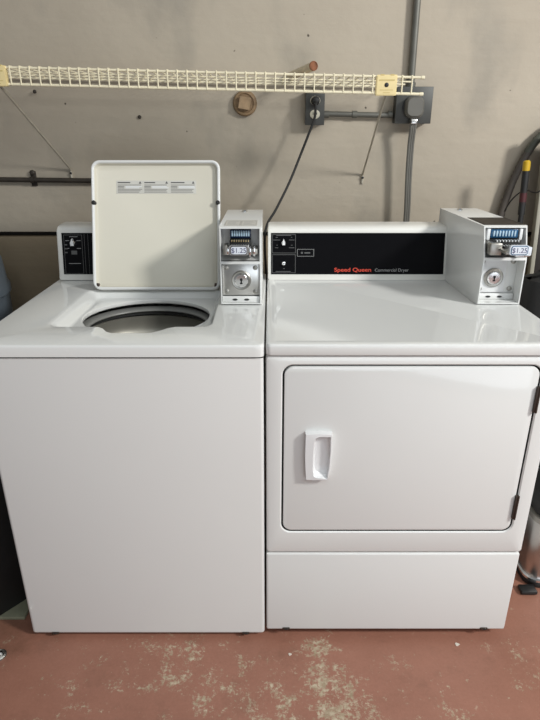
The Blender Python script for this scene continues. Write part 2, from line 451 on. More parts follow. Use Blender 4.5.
    # coin window with eight slots
    hw = 0.028 if steel_back else 0.036
    s = MB().use('window_navy' if steel_back else 'window_blue'); s.box(c - hw, c + hw, yf + 0.030, yf + 0.046, 1.060, 1.082, 0.002)
    s.use('window_pale'); st = hw * 2 / 9
    for i in range(8):
        xx = c + (i - 3.5) * st
        s.box(xx - 0.0022, xx + 0.0022, yf + 0.0285, yf + 0.032, 1.064, 1.079, 0.001)
    if not steel_back:
        s.use('white_print')
        for q in (-1, 1): s.box(c + q * 0.043 - 0.004, c + q * 0.043 + 0.004, yf + 0.027, yf + 0.046, 1.055, 1.084, 0.001)
    s.build('coin_window', box)
    # slide: tongue with coin teeth, pulled out towards the viewer
    s = MB().use('steel_dull'); s.box(c - 0.046, c + 0.046, yf - 0.006, yf + 0.045, 1.022, 1.038, 0.003)
    s.use('cavity')
    s.loft([[(x0 + t + 0.001, yf + 0.006, zm + 0.006), (x1 - t - 0.001, yf + 0.006, zm + 0.006)], [(x0 + t + 0.001, yf + 0.040, 1.023), (x1 - t - 0.001, yf + 0.040, 1.023)]], closed=False)
    s.use('steel_dull'); s.box(c - 0.026, c + 0.026, 1.416, yf - 0.002, 1.033, 1.041, 0.002)
    if dark_top:
        s.box(c - 0.050, c - 0.018, yf - 0.016, yf + 0.03, 1.022, 1.054, 0.004)
        s.use('black'); s.box(c - 0.016, c - 0.002, yf - 0.02, yf + 0.01, 1.021, 1.046, 0.002)
    else:
        s.box(c - 0.043, c - 0.033, yf - 0.012, yf + 0.03, 1.022, 1.048, 0.002)
    s.use('chrome'); s.box(c + 0.034, c + 0.040, yf - 0.016, yf + 0.03, 1.020, 1.046, 0.002)
    s.use('black'); s.box(c - hw, c + hw, yf + 0.004, yf + 0.045, 1.038, 1.058, 0.001)
    s.use('brass' if steel_back else 'white_print')
    for i in range(8):
        xx = c + (i - 3.5) * st
        s.box(xx - 0.0013, xx + 0.0013, yf + 0.0, yf + 0.012, 1.0545, 1.059, 0.0005)
    s.use('white_print')
    for i in range(8):
        xx = c + (i - 3.5) * st
        s.box(xx - 0.0010, xx + 0.0010, yf - 0.010, yf + 0.006, 1.040, 1.047, 0.0004)
    s.build('coin_slide', box)
    # price tag on the end of the slide
    g = MB(); my = 1.408; hx = c + (0.004 if dark_top else 0); mx = facing(hx, my, 1.0455)
    g.use('tag' if dark_top else 'steel'); g.prism(rrect(-0.024, 0.024, -0.0125, 0.0125, 0.006), -0.008, 0, mx)
    g.use('window_blue' if dark_top else 'black'); g.prism(rrect(-0.0215, 0.0215, -0.0115, 0.0115, 0.006), 0, 0.0008, mx)
    g.use('tag'); g.prism(rrect(-0.0195, 0.0195, -0.0095, 0.0095, 0.005), 0, 0.0014, mx)
    g.use('ink_blue'); g.text('$1.25', 0.0172, mx @ Matrix.Translation((0, -0.0058, 0.0015)), 0.0003, 0.0, 'CENTER')
    if not steel_back:
        g.use('tag'); g.box(0.020, 0.033, -0.014, 0.007, -0.02, -0.004, 0.001, mx=mx)
        g.use('chrome'); g.box(-0.008, 0.028, -0.016, -0.0125, -0.008, 0.0, 0.001, mx=mx)
    else:
        g.use('chrome'); g.box(0.026, 0.030, -0.016, 0.008, -0.012, -0.003, 0.001, mx=mx)
        g.box(-0.030, -0.026, -0.012, 0.006, -0.012, -0.003, 0.001, mx=mx)
    g.build('price_tag', box)
    return box

# ------------------------------------------------------------------ washing machine
X0, X1 = -0.668, -0.0145
wash = thing('washing_machine', 'white top-loading washing machine with its lid standing open', 'washing machine', ((X0 + X1) / 2, (YF + YB) / 2, 0))
mb = MB().use('enamel'); mb.box(X0, X1, YF, YB, 0.013, 0.858, 0.009, 4)
bmesh.ops.delete(mb.bm, geom=[f for f in mb.bm.faces if min(v.co.z for v in f.verts) > 0.848], context='FACES')
mb.build('cabinet', wash)
for x in (X0 + 0.06, X1 - 0.045):
    for y in (YF + 0.12, YB - 0.06): machine_foot(wash, x, y, 0.03)
bottom_clip(wash, -0.603, 0.0115); bottom_clip(wash, -0.068, 0.0115)

# work top with a recess for the lid and a round tub opening, lofted between radial outlines
cx, cy = -0.333, 1.452
TX0, TX1 = -0.681, -0.0125
def recess_outline(i, left=1.0):
    # rounded square with a finger notch bulging to the front (counter-clockwise)
    x0, x1, y0, y1 = -0.553 + i * left, -0.140 - i, 1.293 + i, 1.640 - i
    base = rrect(x0, x1, y0, y1, 0.028 if i < 0.01 else 0.02, 6)
    out = []
    for k, p in enumerate(base):
        out.append(p)
        if k == 20:      # after the front-left corner, along the front edge to the right
            out += [(-0.42, y0), (-0.405, y0 - 0.012), (-0.39, y0 - 0.036), (-0.375, y0 - 0.046), (-0.30, y0 - 0.047), (-0.28, y0 - 0.043), (-0.265, y0 - 0.03), (-0.245, y0 - 0.008), (-0.23, y0)]
    return out
def sample(poly, angs):
    res = []
    n = len(poly)
    for a in angs:
        d = Vector((cos(a), sin(a))); best = None
        for i in range(n):
            p = Vector(poly[i]) - Vector((cx, cy)); q = Vector(poly[(i + 1) % n]) - Vector((cx, cy)); e = q - p
            den = d.x * e.y - d.y * e.x
            if abs(den) < 1e-12: continue
            t = (p.x * e.y - p.y * e.x) / den; s = (p.x * d.y - p.y * d.x) / den
            if t > 0 and -1e-6 <= s <= 1 + 1e-6 and (best is None or t > best): best = t
        res.append((cx + d.x * best, cy + d.y * best))
    return res
outer = lambda i: rrect(TX0 + i, TX1 - i, YF - 0.005 + i, YB - i, 0.014 - i * 0.5, 4)
angs = sorted({round(a, 5) for a in [2 * pi * k / 144 for k in range(144)] +
               [atan2(y - cy, x - cx) % (2 * pi) for x, y in outer(0) + recess_outline(0)]})
L3 = lambda poly, z: [(x, y, z) for x, y in sample(poly, angs)]
circ = lambda r, z: [(cx + r * cos(a), cy + 0.93 * r * sin(a), z) for a in angs]
mb = MB().use('enamel')
ZW = 0.882
mb.loft([L3(outer(0.012), 0.8535), L3(outer(0), 0.8535), L3(outer(0), ZW - 0.007), L3(outer(0.0007), ZW - 0.0035), L3(outer(0.0024), ZW - 0.001), L3(outer(0.006), ZW),
         L3(recess_outline(0), ZW), L3(recess_outline(0.003, 2.6), ZW - 0.0008), L3(recess_outline(0.0042, 2.6), ZW - 0.002), L3(recess_outline(0.0155, 2.6), ZW - 0.0195), L3(recess_outline(0.0165, 2.55), ZW - 0.0207), L3(recess_outline(0.020, 2.4), ZW - 0.0215)], False, False)
# floor of the recess sloping to a rolled rim round the opening
mb.loft([L3(recess_outline(0.020, 2.4), ZW - 0.0215), circ(0.171, ZW - 0.022), circ(0.169, ZW - 0.0232), circ(0.168, ZW - 0.028), circ(0.170, ZW - 0.033)])
mb.build('top', wash, smooth=40)
# tub ring and steel basket
mb = MB().use('tub')
mb.loft([circ(0.185, ZW - 0.046), circ(0.167, ZW - 0.048), circ(0.162, ZW - 0.051), circ(0.161, ZW - 0.054), circ(0.164, ZW - 0.057), circ(0.185, ZW - 0.056), circ(0.185, ZW - 0.046)])
mb.build('tub_ring', wash)
mb = MB().use('rubber')
mb.loft([circ(0.185, ZW - 0.058), circ(0.168, ZW - 0.060), circ(0.168, ZW - 0.066), circ(0.182, ZW - 0.068)])
mb.use('basket')
mb.loft([circ(0.182, ZW - 0.072), circ(0.178, ZW - 0.074), circ(0.182, ZW - 0.086), circ(0.186, ZW - 0.10), circ(0.186, ZW - 0.125), circ(0.180, ZW - 0.130), circ(0.180, ZW - 0.150), circ(0.186, ZW - 0.155), circ(0.190, ZW - 0.22), circ(0.184, ZW - 0.225), circ(0.184, ZW - 0.245), circ(0.19, ZW - 0.25), circ(0.19, ZW - 0.56)])
mb.use('tub'); mb.loft([circ(0.19, ZW - 0.56), circ(0.17, ZW - 0.60)], False, True)  # basket floor coloured dark to stand for shade deep in the drum
mb.build('wash_basket', wash, smooth=50)

# lid, hinged at the back and leaning against the panel
up = Vector((0, 0.318, 0.948)); LW = 0.378; LH = 0.378
lidm = frame((-0.336, 1.626, ZW + 0.003), (1, 0, 0), up)
def lr(i, w, r): return [(x, y, w) for x, y in rrect(-LW / 2 + i, LW / 2 - i, i, LH - i, r, 6)]
mb = MB().use('lid')
mb.loft([lr(0.010, -0.012, 0.02), lr(0.002, -0.010, 0.024), lr(0, -0.006, 0.024)], True, False, lidm)
mb.use('enamel')
mb.loft([lr(0, -0.006, 0.024), lr(0, 0.006, 0.024), lr(0.0012, 0.0085, 0.024), lr(0.004, 0.0095, 0.022), lr(0.007, 0.0085, 0.019), lr(0.009, 0.005, 0.017)], False, False, lidm)
mb.use('lid')
mb.loft([lr(0.009, 0.005, 0.017), lr(0.013, -0.004, 0.014), lr(0.018, -0.0055, 0.012)], False, True, lidm)
lid = mb.build('lid', wash)
for sx in (-1, 1):
    mb = MB().use('rubber'); mb.lathe([(0.0065, 0.0), (0.0065, 0.010), (0.004, 0.0125)], lidm @ Matrix.Translation((sx * (LW / 2 - 0.0065), 0.255, 0)), 14)
    mb.build('bumper', lid)
    mb = MB().use('hinge'); mb.box(sx * (LW / 2 - 0.014) - 0.004, sx * (LW / 2 - 0.014) + 0.004, 0.008, 0.020, -0.004, 0.009, 0.002, mx=lidm)
    mb.build('hinge_pin', lid)
mb = MB().use('paper'); LX0, LX1, LZ0, LZ1 = -0.118, 0.118, 0.284, 0.322
mb.box(LX0, LX1, LZ0, LZ1, -0.0055, -0.0048, mx=lidm)
rnd = random.Random(9)
for b in range(3):
    a = LX0 + 0.003 + b * 0.0785; e = a + 0.073
    mb.use('ink'); mb.box(a + 0.001, a + rnd.uniform(0.032, 0.045), LZ1 - 0.0075, LZ1 - 0.0045, -0.005, -0.0044, mx=lidm)
    mb.prism([(e - 0.010, LZ1 - 0.009), (e - 0.002, LZ1 - 0.009), (e - 0.006, LZ1 - 0.002)], -0.005, -0.0044, lidm)
    for k in range(6):
        z = LZ1 - 0.0115 - k * 0.0042
        mb.use('white_print' if k in (1, 2) else 'ink_soft'); mb.box(a + (0.024 if k in (1, 2) else 0.001), e - rnd.uniform(0.0, 0.01), z - 0.0026, z - 0.0003, -0.005, -0.0044, mx=lidm)
        if k in (1, 2): mb.use('ink'); mb.box(a + 0.001, a + 0.020, z - 0.0022, z - 0.0006, -0.005, -0.0044, mx=lidm)
o = mb.build('instruction_sticker', lid); o['label'] = 'paper instruction sticker with three blocks of small print'
# control panel at the back
pan = control_panel(wash, -0.672, -0.15)
mb = MB().use('black_gloss'); pm = panel_plane(0, 0)
mb.box(-0.656, -0.16, 0.018, 0.1465, 0, 0.0012, mx=pm)
mb.use('line_dim'); outline(mb, -0.650, -0.592, 0.020, 0.141, 0.0012, 0.0016, pm); mb.box(-0.5855, -0.5845, 0.018, 0.144, 0, 0.0016, mx=pm)
mb.box(-0.574, -0.5732, 0.018, 0.144, 0, 0.0016, mx=pm)
mb.use('line')
for a, b, z in ((-0.645, -0.632, 0.122), (-0.610, -0.597, 0.122), (-0.610, -0.597, 0.098), (-0.645, -0.634, 0.098), (-0.632, -0.606, 0.134), (-0.638, -0.600, 0.051)): mb.box(a, b, z, z + 0.0016, 0, 0.0016, mx=pm)
mb.use('line_dim')
for k in range(3): mb.box(-0.648, -0.640, 0.108 - k * 0.012, 0.112 - k * 0.012, 0, 0.0016, mx=pm)
mb.box(-0.628, -0.610, 0.080, 0.092, 0, 0.0016, mx=pm)
mb.build('faceplate', pan)
def knob(parent, x, t, r, name='knob'):
    mb = MB().use('chrome'); k = panel_plane(x, t)
    mb.lathe([(r, 0), (r, 0.006), (r * 0.85, 0.013), (r * 0.7, 0.0145)], k, 20)
    mb.use('plastic_white'); mb.prism([(-r * 0.5, -r * 0.8), (r * 0.5, -r * 0.8), (r * 0.42, r * 0.3), (0, r * 1.5), (-r * 0.42, r * 0.3)], 0.002, 0.0165, k)
    mb.build(name, parent)
knob(pan, -0.620, 0.112, 0.010)
coin_box(wash, -0.1345, -0.0225, 1.84, False, True)

# ------------------------------------------------------------------ clothes dryer
DX0, DX1 = -0.0095, 0.660
dry = thing('clothes_dryer', 'white front-loading clothes dryer with a closed square door and long black control strip', 'clothes dryer', ((DX0 + DX1) / 2, (YF + YB) / 2, 0))
mb = MB().use('enamel')
mb.box(DX0, DX1, YF + 0.03, YB, 0.299, 0.856, 0.004)
F3 = lambda poly, y: [(x, y, z) for x, z in poly]
nn = 8
D0, D1, E0, E1 = 0.0285, 0.6205, 0.3675, 0.832
mb.loft([F3(rrect(DX0, DX1, 0.2995, 0.856, 0.008, nn), YF + 0.035), F3(rrect(DX0, DX1, 0.2995, 0.856, 0.008, nn), YF + 0.008), F3(rrect(DX0 + 0.0025, DX1 - 0.0025, 0.302, 0.8535, 0.008, nn), YF + 0.002),
         F3(rrect(DX0 + 0.008, DX1 - 0.008, 0.307, 0.849, 0.008, nn), YF), F3(rrect(D0 - 0.003, D1 + 0.003, E0 - 0.003, E1 + 0.003, 0.028, nn), YF),
         F3(rrect(D0, D1, E0, E1, 0.025, nn), YF + 0.003)])
mb.use('enamel_dark'); mb.loft([F3(rrect(D0, D1, E0, E1, 0.025, nn), YF + 0.003), F3(rrect(D0, D1, E0, E1, 0.025, nn), YF + 0.026)], False, True)
mb.build('cabinet', dry)
mb = MB().use('enamel'); mb.box(DX0, DX1 - 0.003, YF, YB, 0.030, 0.2965, 0.005, 4); mb.build('lower_panel', dry)
for x in (DX0 + 0.06, DX1 - 0.06):
    for y in (YF + 0.12, YB - 0.06): machine_foot(dry, x, y, 0.04)
bottom_clip(dry, 0.045, 0.029); bottom_clip(dry, 0.598, 0.029)
# top slab
mb = MB().use('enamel')
TO = lambda i, z: [(x, y, z) for x, y in rrect(DX0 + i, 0.686 - i, YF - 0.005 + i, YB - i, 0.012 - 0.4 * i, 6)]
mb.loft([TO(0.012, 0.8575), TO(0.001, 0.8575), TO(0, 0.8595), TO(0, ZT - 0.007), TO(0.0007, ZT - 0.0035), TO(0.0024, ZT - 0.001), TO(0.006, ZT), TO(0.022, ZT), TO(0.026, ZT - 0.001)], True, True)
mb.build('top', dry)
# door
mb = MB().use('enamel'); g = 0.0042
mb.loft([F3(rrect(D0 + g, D1 - g, E0 + g, E1 - g, 0.022, nn), YF + 0.024), F3(rrect(D0 + g, D1 - g, E0 + g, E1 - g, 0.022, nn), YF + 0.004),
         F3(rrect(D0 + g + 0.001, D1 - g - 0.001, E0 + g + 0.001, E1 - g - 0.001, 0.021, nn), YF + 0.0015), F3(rrect(D0 + g + 0.004, D1 - g - 0.004, E0 + g + 0.004, E1 - g - 0.004, 0.018, nn), YF + 0.0005)], True, True)
door = mb.build('door', dry)
# handle: moulded pull with a scooped pocket
hm = facing(0.1155, YF + 0.0005, 0.599) @ Matrix.Diagonal((0.93, 0.965, 0.9, 1))
HO = [(-0.030, -0.066), (-0.010, -0.0675), (0.012, -0.068), (0.0285, -0.066), (0.033, -0.03), (0.0345, 0.01), (0.034, 0.064), (0.010, 0.0665), (-0.012, 0.0665), (-0.034, 0.065), (-0.0345, 0.04), (-0.0345, 0.0), (-0.033, -0.035)]
HI = [(-0.0105, -0.0545), (-0.004, -0.0595), (0.010, -0.0615), (0.0255, -0.064), (0.0298, -0.03), (0.0313, 0.01), (0.0305, 0.0575), (0.012, 0.0585), (0.0, 0.0585), (-0.008, 0.054), (-0.0125, 0.04), (-0.014, 0.0), (-0.0135, -0.035)]
sc = lambda P, s, z: [(x * s, y * s, z) for x, y in P]
HB = [(x * 0.82 + 0.004, y * 0.85) for x, y in HI]
def hrow(P, zl, zr): return [(x, y, zl + (zr - zl) * min(1, max(0, (x + 0.034) / 0.068))) for x, y in P]
mb = MB().use('plastic_white')
mb.loft([hrow(HO, -0.001, -0.001), hrow(HO, 0.012, 0.014), hrow([(x * 0.97, y * 0.985) for x, y in HO], 0.018, 0.017), hrow(HI, 0.020, 0.017), hrow([(x * 0.97, y * 0.98) for x, y in HI], 0.014, 0.012), hrow(HB, -0.002, 0.004)], True, True, hm)
mb.build('handle', door, smooth=50)
for z0, z1 in ((0.714, 0.780), (0.411, 0.481)):
    mb = MB().use('hinge'); mb.box(0.6135, 0.6215, YF - 0.0065, YF + 0.002, z0, z1, 0.0015)
    mb.tube([(0.6195, YF - 0.006, z0), (0.6195, YF - 0.006, z1)], 0.0028, 10)
    mb.build('hinge', door)
# control strip
pan = control_panel(dry, -0.0065, 0.5615)
mb = MB().use('black_gloss'); mb.box(0.0035, 0.5515, 0.018, 0.1465, 0, 0.0012, mx=pm)
mb.use('line_dim')
outline(mb, 0.007, 0.081, 0.084, 0.142, 0.0013, 0.0016, pm); outline(mb, 0.007, 0.081, 0.022, 0.080, 0.0013, 0.0016, pm)
mb.use('line'); outline(mb, 0.086, 0.139, 0.074, 0.0965, 0.0010, 0.0016, pm)
mb.use('line_dim'); mb.box(0.098, 0.104, 0.082, 0.088, 0, 0.0016, mx=pm); mb.box(0.109, 0.127, 0.083, 0.087, 0, 0.0016, mx=pm)
for a, b, z in ((0.010, 0.032, 0.124), (0.060, 0.077, 0.124), (0.016, 0.026, 0.100), (0.060, 0.077, 0.100), (0.018, 0.024, 0.132), (0.066, 0.070, 0.132), (0.020, 0.025, 0.108), (0.066, 0.071, 0.108), (0.020, 0.066, 0.138), (0.018, 0.066, 0.026), (0.042, 0.047, 0.035)):
    mb.box(a, b, z, z + 0.0016, 0, 0.0016, mx=pm)
mb.use('red_print'); mb.text('Speed Queen', 0.0170, pm @ Matrix.Translation((0.204, 0.0265, 0.0013)) @ Matrix.Diagonal((1.27, 1, 1, 1)), 0.0004, 0.00022)
mb.use('line'); mb.text('Commercial Dryer', 0.0140, pm @ Matrix.Translation((0.333, 0.0265, 0.0013)), 0.0004)
mb.build('faceplate', pan)
knob(pan, 0.043, 0.113, 0.0085)
mb = MB().use('chrome'); mb.lathe([(0.0075, 0), (0.0075, 0.005), (0.0055, 0.009), (0.003, 0.010)], panel_plane(0.0435, 0.051), 20); mb.build('start_button', pan)
coin_box(dry, 0.5645, 0.6825, 1.88, True, False)

# ------------------------------------------------------------------ wire shelf on the wall
sh = thing('wire_shelf', 'yellowed white wire shelf fixed high along the wall above both machines', 'shelf', (-0.40, 2.1, 1.42))
YS = 1.77
zs = lambda x: 1.490 - (x + 0.76) * 0.0215            # the shelf sags slightly to the right
XA, XB = -1.02, 0.434
mb = MB().use('shelf')
for dz, r in ((0, 0.0036), (-0.0425, 0.0040)):
    mb.tube([(XA, YS, zs(XA) + dz), (XB, YS, zs(XB) + dz)], r, 10)
for dz in (0, -0.0425): mb.lathe([(0.0048, -0.006), (0.0052, 0), (0.0048, 0.004)], frame((XB, YS, zs(XB) + dz), (0, 1, 0), (0, 0, 1)), 12)
n = 0; x = XA + 0.01
while x < XB - 0.004:
    mb.tube([(x, YS - 0.003, zs(x) - 0.044), (x, YS - 0.004, zs(x) + 0.003)], 0.0021, 6)
    x += 0.0277
mb.build('front_lip', sh)
mb = MB().use('shelf'); x = XA + 0.01
while x < XB - 0.004:
    mb.tube([(x, YS - 0.003, zs(x) + 0.004), (x, 2.108, zs(x) + 0.004)], 0.0019, 6); x += 0.0277
for y, r in ((1.90, 0.0024), (2.0, 0.0024), (2.106, 0.0034)):
    mb.tube([(XA, y, zs(XA) - 0.001), (XB, y, zs(XB) - 0.001)], r, 8)
mb.build('deck', sh)
def shelf_bracket(cx_, foot_x, foot_z):
    z = zs(cx_); mx = facing(cx_, YS - 0.0075, z - 0.0215)
    mb = MB().use('clip'); mb.prism(rrect(-0.029, 0.029, -0.027, 0.026, 0.003), -0.014, 0.001, mx)
    mb.prism(rrect(-0.027, 0.027, -0.025, 0.024, 0.003), 0, 0.002, mx)
    mb.use('clip_print')
    for a, b, zz, h in ((-0.022, 0.022, 0.010, 0.004), (-0.019, 0.019, -0.014, 0.002), (-0.009, 0.011, -0.021, 0.002)):
        mb.box(a, b, zz, zz + h, 0, 0.0024, mx=mx)
    mb.box(-0.018, -0.008, 0.0235, 0.0275, -0.006, 0.0022, mx=mx); mb.box(0.010, 0.020, 0.0235, 0.0275, -0.006, 0.0022, mx=mx)
    c = mb.build('clip', sh)
    mb = MB().use('black'); mb.lathe([(0.006, 0), (0.006, 0.003), (0.003, 0.004)], mx, 14); mb.build('clip_screw', c)
    mb = MB().use('brace'); top = Vector((cx_ + 0.002, YS + 0.002, z - 0.046)); bot = Vector((foot_x, YW - 0.014, foot_z + 0.018))
    mb.tube([top, top.lerp(bot, 0.5), bot, (foot_x, YW - 0.004, foot_z + 0.008), (foot_x, YW - 0.0035, foot_z - 0.02)], [0.0034, 0.0034, 0.0036, 0.005, 0.0045], 8)
    b = mb.build('brace', sh)
    mb = MB().use('black'); mb.lathe([(0.0042, 0), (0.0042, 0.002), (0.002, 0.003)], facing(foot_x, YW - 0.0075, foot_z), 12); mb.build('brace_screw', b)
shelf_bracket(-0.772, -0.714, 1.185)
shelf_bracket(0.330, 0.333, 1.170)

# ------------------------------------------------------------------ things fixed to the wall
mb = MB().use('iron'); pts = [(x, YW - 0.017 + 0.001 * sin(x * 9), 1.164 - (x + 0.95) * 0.012) for x in [-1.6 + 0.1 * k for k in range(14)]]
mb.tube(pts, 0.0085, 12)
dp = thing('water_pipe', 'thin dark iron pipe running along the wall behind the open lid', 'pipe', (-1.0, YW - 0.017, 1.15))
mb.build('pipe', dp)
mb = MB().use('iron'); mb.box(-0.862, -0.842, YW - 0.006, YW + 0.004, 1.140, 1.192, 0.002)
mb.lathe([(0.0115, -0.006), (0.0115, 0.006)], frame((-0.852, YW - 0.017, 1.163), (0, 1, 0), (0, 0, 1)), 14)
mb.lathe([(0.009, 0), (0.009, 0.006), (0.005, 0.009)], facing(-0.852, YW - 0.005, 1.187), 12)
mb.build('clamp', dp)

pl = thing('wall_plug', 'round brown pipe plug with a square tan face, on the bare wall under the shelf', 'plug', (-0.086, YW, 1.37))
mb = MB().use('wood_plug'); mx = facing(-0.086, YW, 1.413)
mb.lathe([(0.041, -0.01), (0.041, 0.012), (0.037, 0.019), (0.031, 0.021), (0.029, 0.017), (0.002, 0.017)], mx, 30); mb.build('flange', pl)
mb = MB().use('wood_face'); mx2 = mx @ Matrix.Rotation(radians(-10), 4, 'Z')
mb.prism(rrect(-0.019, 0.019, -0.019, 0.019, 0.003), 0.012, 0.034, mx2); mb.build('square_head', pl)

# left duplex outlet and cord
ob = thing('electrical_outlet', 'dark grey two-socket outlet box with a black cord plugged into its upper socket', 'outlet', (0.152, YW, 1.352))
OX, OZ = 0.152, 1.3985; YO = YW - 0.045
mb = MB().use('box_grey'); mb.box(OX - 0.0305, OX + 0.0305, YO, YW + 0.004, OZ - 0.053, OZ + 0.052, 0.004)
mb.box(OX - 0.0325, OX + 0.0325, YO - 0.003, YO + 0.001, OZ - 0.055, OZ + 0.054, 0.0012)
mb.build('box', ob)
for dz in (0.021, -0.021):
    mb = MB().use('receptacle'); mx = facing(OX, YO - 0.003, OZ + dz)
    mb.lathe([(0.017, -0.001), (0.017, 0.003), (0.015, 0.004)], mx @ Matrix.Diagonal((1, 0.86, 1, 1)), 24)
    mb.use('black')
    for a, h in ((-0.006, 0.008), (0.006, 0.0065)): mb.box(a - 0.001, a + 0.001, -h / 2 + 0.002, h / 2 + 0.002, 0.003, 0.0046, mx=mx)
    mb.lathe([(0.0024, 0.003), (0.0024, 0.0046)], mx @ Matrix.Translation((0, -0.008, 0)), 10)
    mb.build('socket', ob)
mb = MB().use('black'); mb.lathe([(0.003, 0), (0.003, 0.002)], facing(OX, YO - 0.003, OZ), 10); mb.build('cover_screw', ob)
pc = thing('power_cord', 'black power cord hanging from the outlet down behind the machines', 'cord', (0.10, 2.0, 1.0))
mb = MB().use('rubber'); yo = YO - 0.0075
mb.lathe([(0.0145, 0), (0.0145, 0.014), (0.011, 0.024), (0.006, 0.027)], facing(OX, yo, OZ + 0.020), 20)
mb.build('cord_plug', pc)
mb = MB().use('rubber')
mb.tube(spline([(OX, yo - 0.022, OZ + 0.018), (OX - 0.001, yo - 0.036, OZ + 0.005), (OX - 0.004, yo - 0.034, OZ - 0.035), (0.128, 2.03, 1.31), (0.103, 2.02, 1.249), (0.076, 2.0, 1.185), (0.052, 1.98, 1.136), (0.018, 1.95, 1.075), (-0.010, 1.93, 1.03), (-0.018, 1.92, 0.97), (-0.01, 1.92, 0.8)]), 0.0042, 10)
mb.build('cable', pc)

# right 240 V outlet, its plug and conduits
o2 = thing('dryer_outlet', 'square dark grey outlet box at the right end of the shelf', 'outlet', (0.482, YW, 1.352))
QX, QZ = 0.4845, 1.404; YQ = YW - 0.05
mb = MB().use('box_grey'); mb.box(QX - 0.059, QX + 0.059, YQ, YW + 0.004, QZ - 0.054, QZ + 0.056, 0.004)
mb.box(QX - 0.061, QX + 0.061, YQ - 0.003, YQ + 0.001, QZ - 0.056, QZ + 0.058, 0.0015); mb.build('box', o2)
mb = MB().use('black'); mb.lathe([(0.034, -0.002), (0.034, 0.002), (0.031, 0.003)], facing(QX - 0.006, YQ - 0.003, QZ - 0.004), 28); mb.build('socket', o2)
dc = thing('appliance_cord', 'thick grey cord with a rounded plug dropping from the square outlet box behind the dryer', 'cord', (0.49, 2.06, 1.0))
mb = MB().use('cord_grey')
mx = facing(QX - 0.003, YQ - 0.006, QZ - 0.003)
prof = rrect(-0.030, 0.030, -0.036, 0.030, 0.020, 5)
mb.loft([[(x, y, 0) for x, y in prof], [(x, y, 0.024) for x, y in prof], [(x * 0.82, y * 0.82, 0.032) for x, y in prof]], True, True, mx)
mb.build('cord_plug', dc)
mb = MB().use('steel'); mb.box(QX - 0.012, QX + 0.008, YQ - 0.036, YQ - 0.012, QZ - 0.058, QZ - 0.043, 0.002); mb.build('cord_clamp', dc)
mb = MB().use('cord_grey')
path = spline([(QX - 0.002, YQ - 0.024, QZ - 0.040), (QX - 0.002, YQ - 0.024, QZ - 0.07), (QX - 0.002, 2.055, 1.28), (QX + 0.001, 2.06, 1.18), (QX + 0.006, 2.06, 1.08), (QX + 0.008, 2.06, 1.0), (QX + 0.008, 2.05, 0.8)])
for q in (-0.0065, 0, 0.0065): mb.tube([p + Vector((q, 0, 0)) for p in path], 0.0052, 8)
mb.build('cable', dc)
mb = MB().use('conduit'); mb.tube([(QX - 0.008, YW - 0.016, QZ + 0.055), (QX - 0.009, YW - 0.016, 1.55), (0.474, YW - 0.016, 1.70), (0.470, YW - 0.016, 2.35)], 0.0115, 16)
mb.lathe([(0.015, 0), (0.016, 0.012), (0.013, 0.016)], Matrix.Translation((QX - 0.008, YW - 0.016, QZ + 0.0585)), 16)
tag(mb.build('vertical_conduit'), 'upright grey conduit running up the wall from the square outlet box', 'conduit')
mb = MB().use('conduit'); hz = 1.378
mb.tube([(OX + 0.033, YW - 0.017, hz + 0.002), (QX - 0.062, YW - 0.017, hz - 0.003)], 0.0088, 14)
for x, s in ((OX + 0.034, 1), (QX - 0.079, 1), (0.283, 1)):
    mb.tube([(x, YW - 0.017, hz), (x + 0.016, YW - 0.017, hz)], 0.0118, 14)
tag(mb.build('horizontal_conduit'), 'short level grey conduit linking the two outlet boxes under the shelf', 'conduit')
sp = thing('stub_pipe', 'short cream pipe stub with a rusty open end, poking out just above the shelf', 'pipe', (0.12, YW, 1.49))
mb = MB().use('pipe_cream'); a = Vector((0.068, YW + 0.01, 1.497)); b = Vector((0.1365, 1.965, 1.513)); d = (b - a).normalized()
mb.tube([a, b], 0.0135, 18, True); mb.build('pipe', sp)
mb = MB().use('rust'); mxr = d.to_track_quat('Z', 'Y').to_matrix().to_4x4(); mxr.translation = b
mb.lathe([(0.0140, -0.004), (0.0142, 0.001), (0.0115, 0.002), (0.0112, 0.0005)], mxr, 18); mb.build('rim', sp)
# little wall screws under the shelf
def screw(x, z, label, h=0.012):
    mb = MB().use('iron'); mb.tube([(x, YW + 0.004, z), (x, YW - h, z)], 0.0022, 8)
    mb.lathe([(0.0062, 0), (0.0062, 0.002), (0.003, 0.004)], facing(x, YW - h, z), 12)
    tag(mb.build('wall_screw'), label, 'screw')
screw(-0.80, 1.449, 'small dark screw in the wall just below the left end of the wire shelf')
screw(-0.452, 1.370, 'tiny dark nail head in the wall above the left part of the open lid', 0.004)

# ------------------------------------------------------------------ right of the dryer
mb = MB().use('hose')
hp = spline([(0.842, 2.092, 0.90), (0.842, 2.092, 1.03), (0.853, 2.092, 1.10), (0.868, 2.09, 1.165), (0.888, 2.088, 1.225), (0.908, 2.086, 1.268)], 8)
mb.tube(hp, [0.0125 + 0.0010 * (k % 2) for k in range(len(hp))], 14)
mb.use('hose_green'); mb.tube(spline([(0.900, 2.088, 1.253), (0.915, 2.086, 1.282), (0.94, 2.085, 1.312), (0.98, 2.085, 1.345), (1.05, 2.085, 1.38), (1.2, 2.085, 1.40)], 8), 0.0140, 14)
tag(mb.build('flexible_hose'), 'thick grey hose arching up the wall to the right of the dryer', 'hose')
pole = thing('broom_pole', 'black pole with a bright yellow tip standing behind the dryer', 'pole', (0.86, 1.95, 0))
mb = MB().use('black'); pa = Vector((0.905, 1.93, 0.0)); pb = Vector((0.850, 1.96, 1.205)); pd = pb - pa
mb.tube([pa, pa + pd * 0.92, pa + pd * 0.921], [0.0085, 0.0085, 0.0095], 14)
mb.build('shaft', pole)
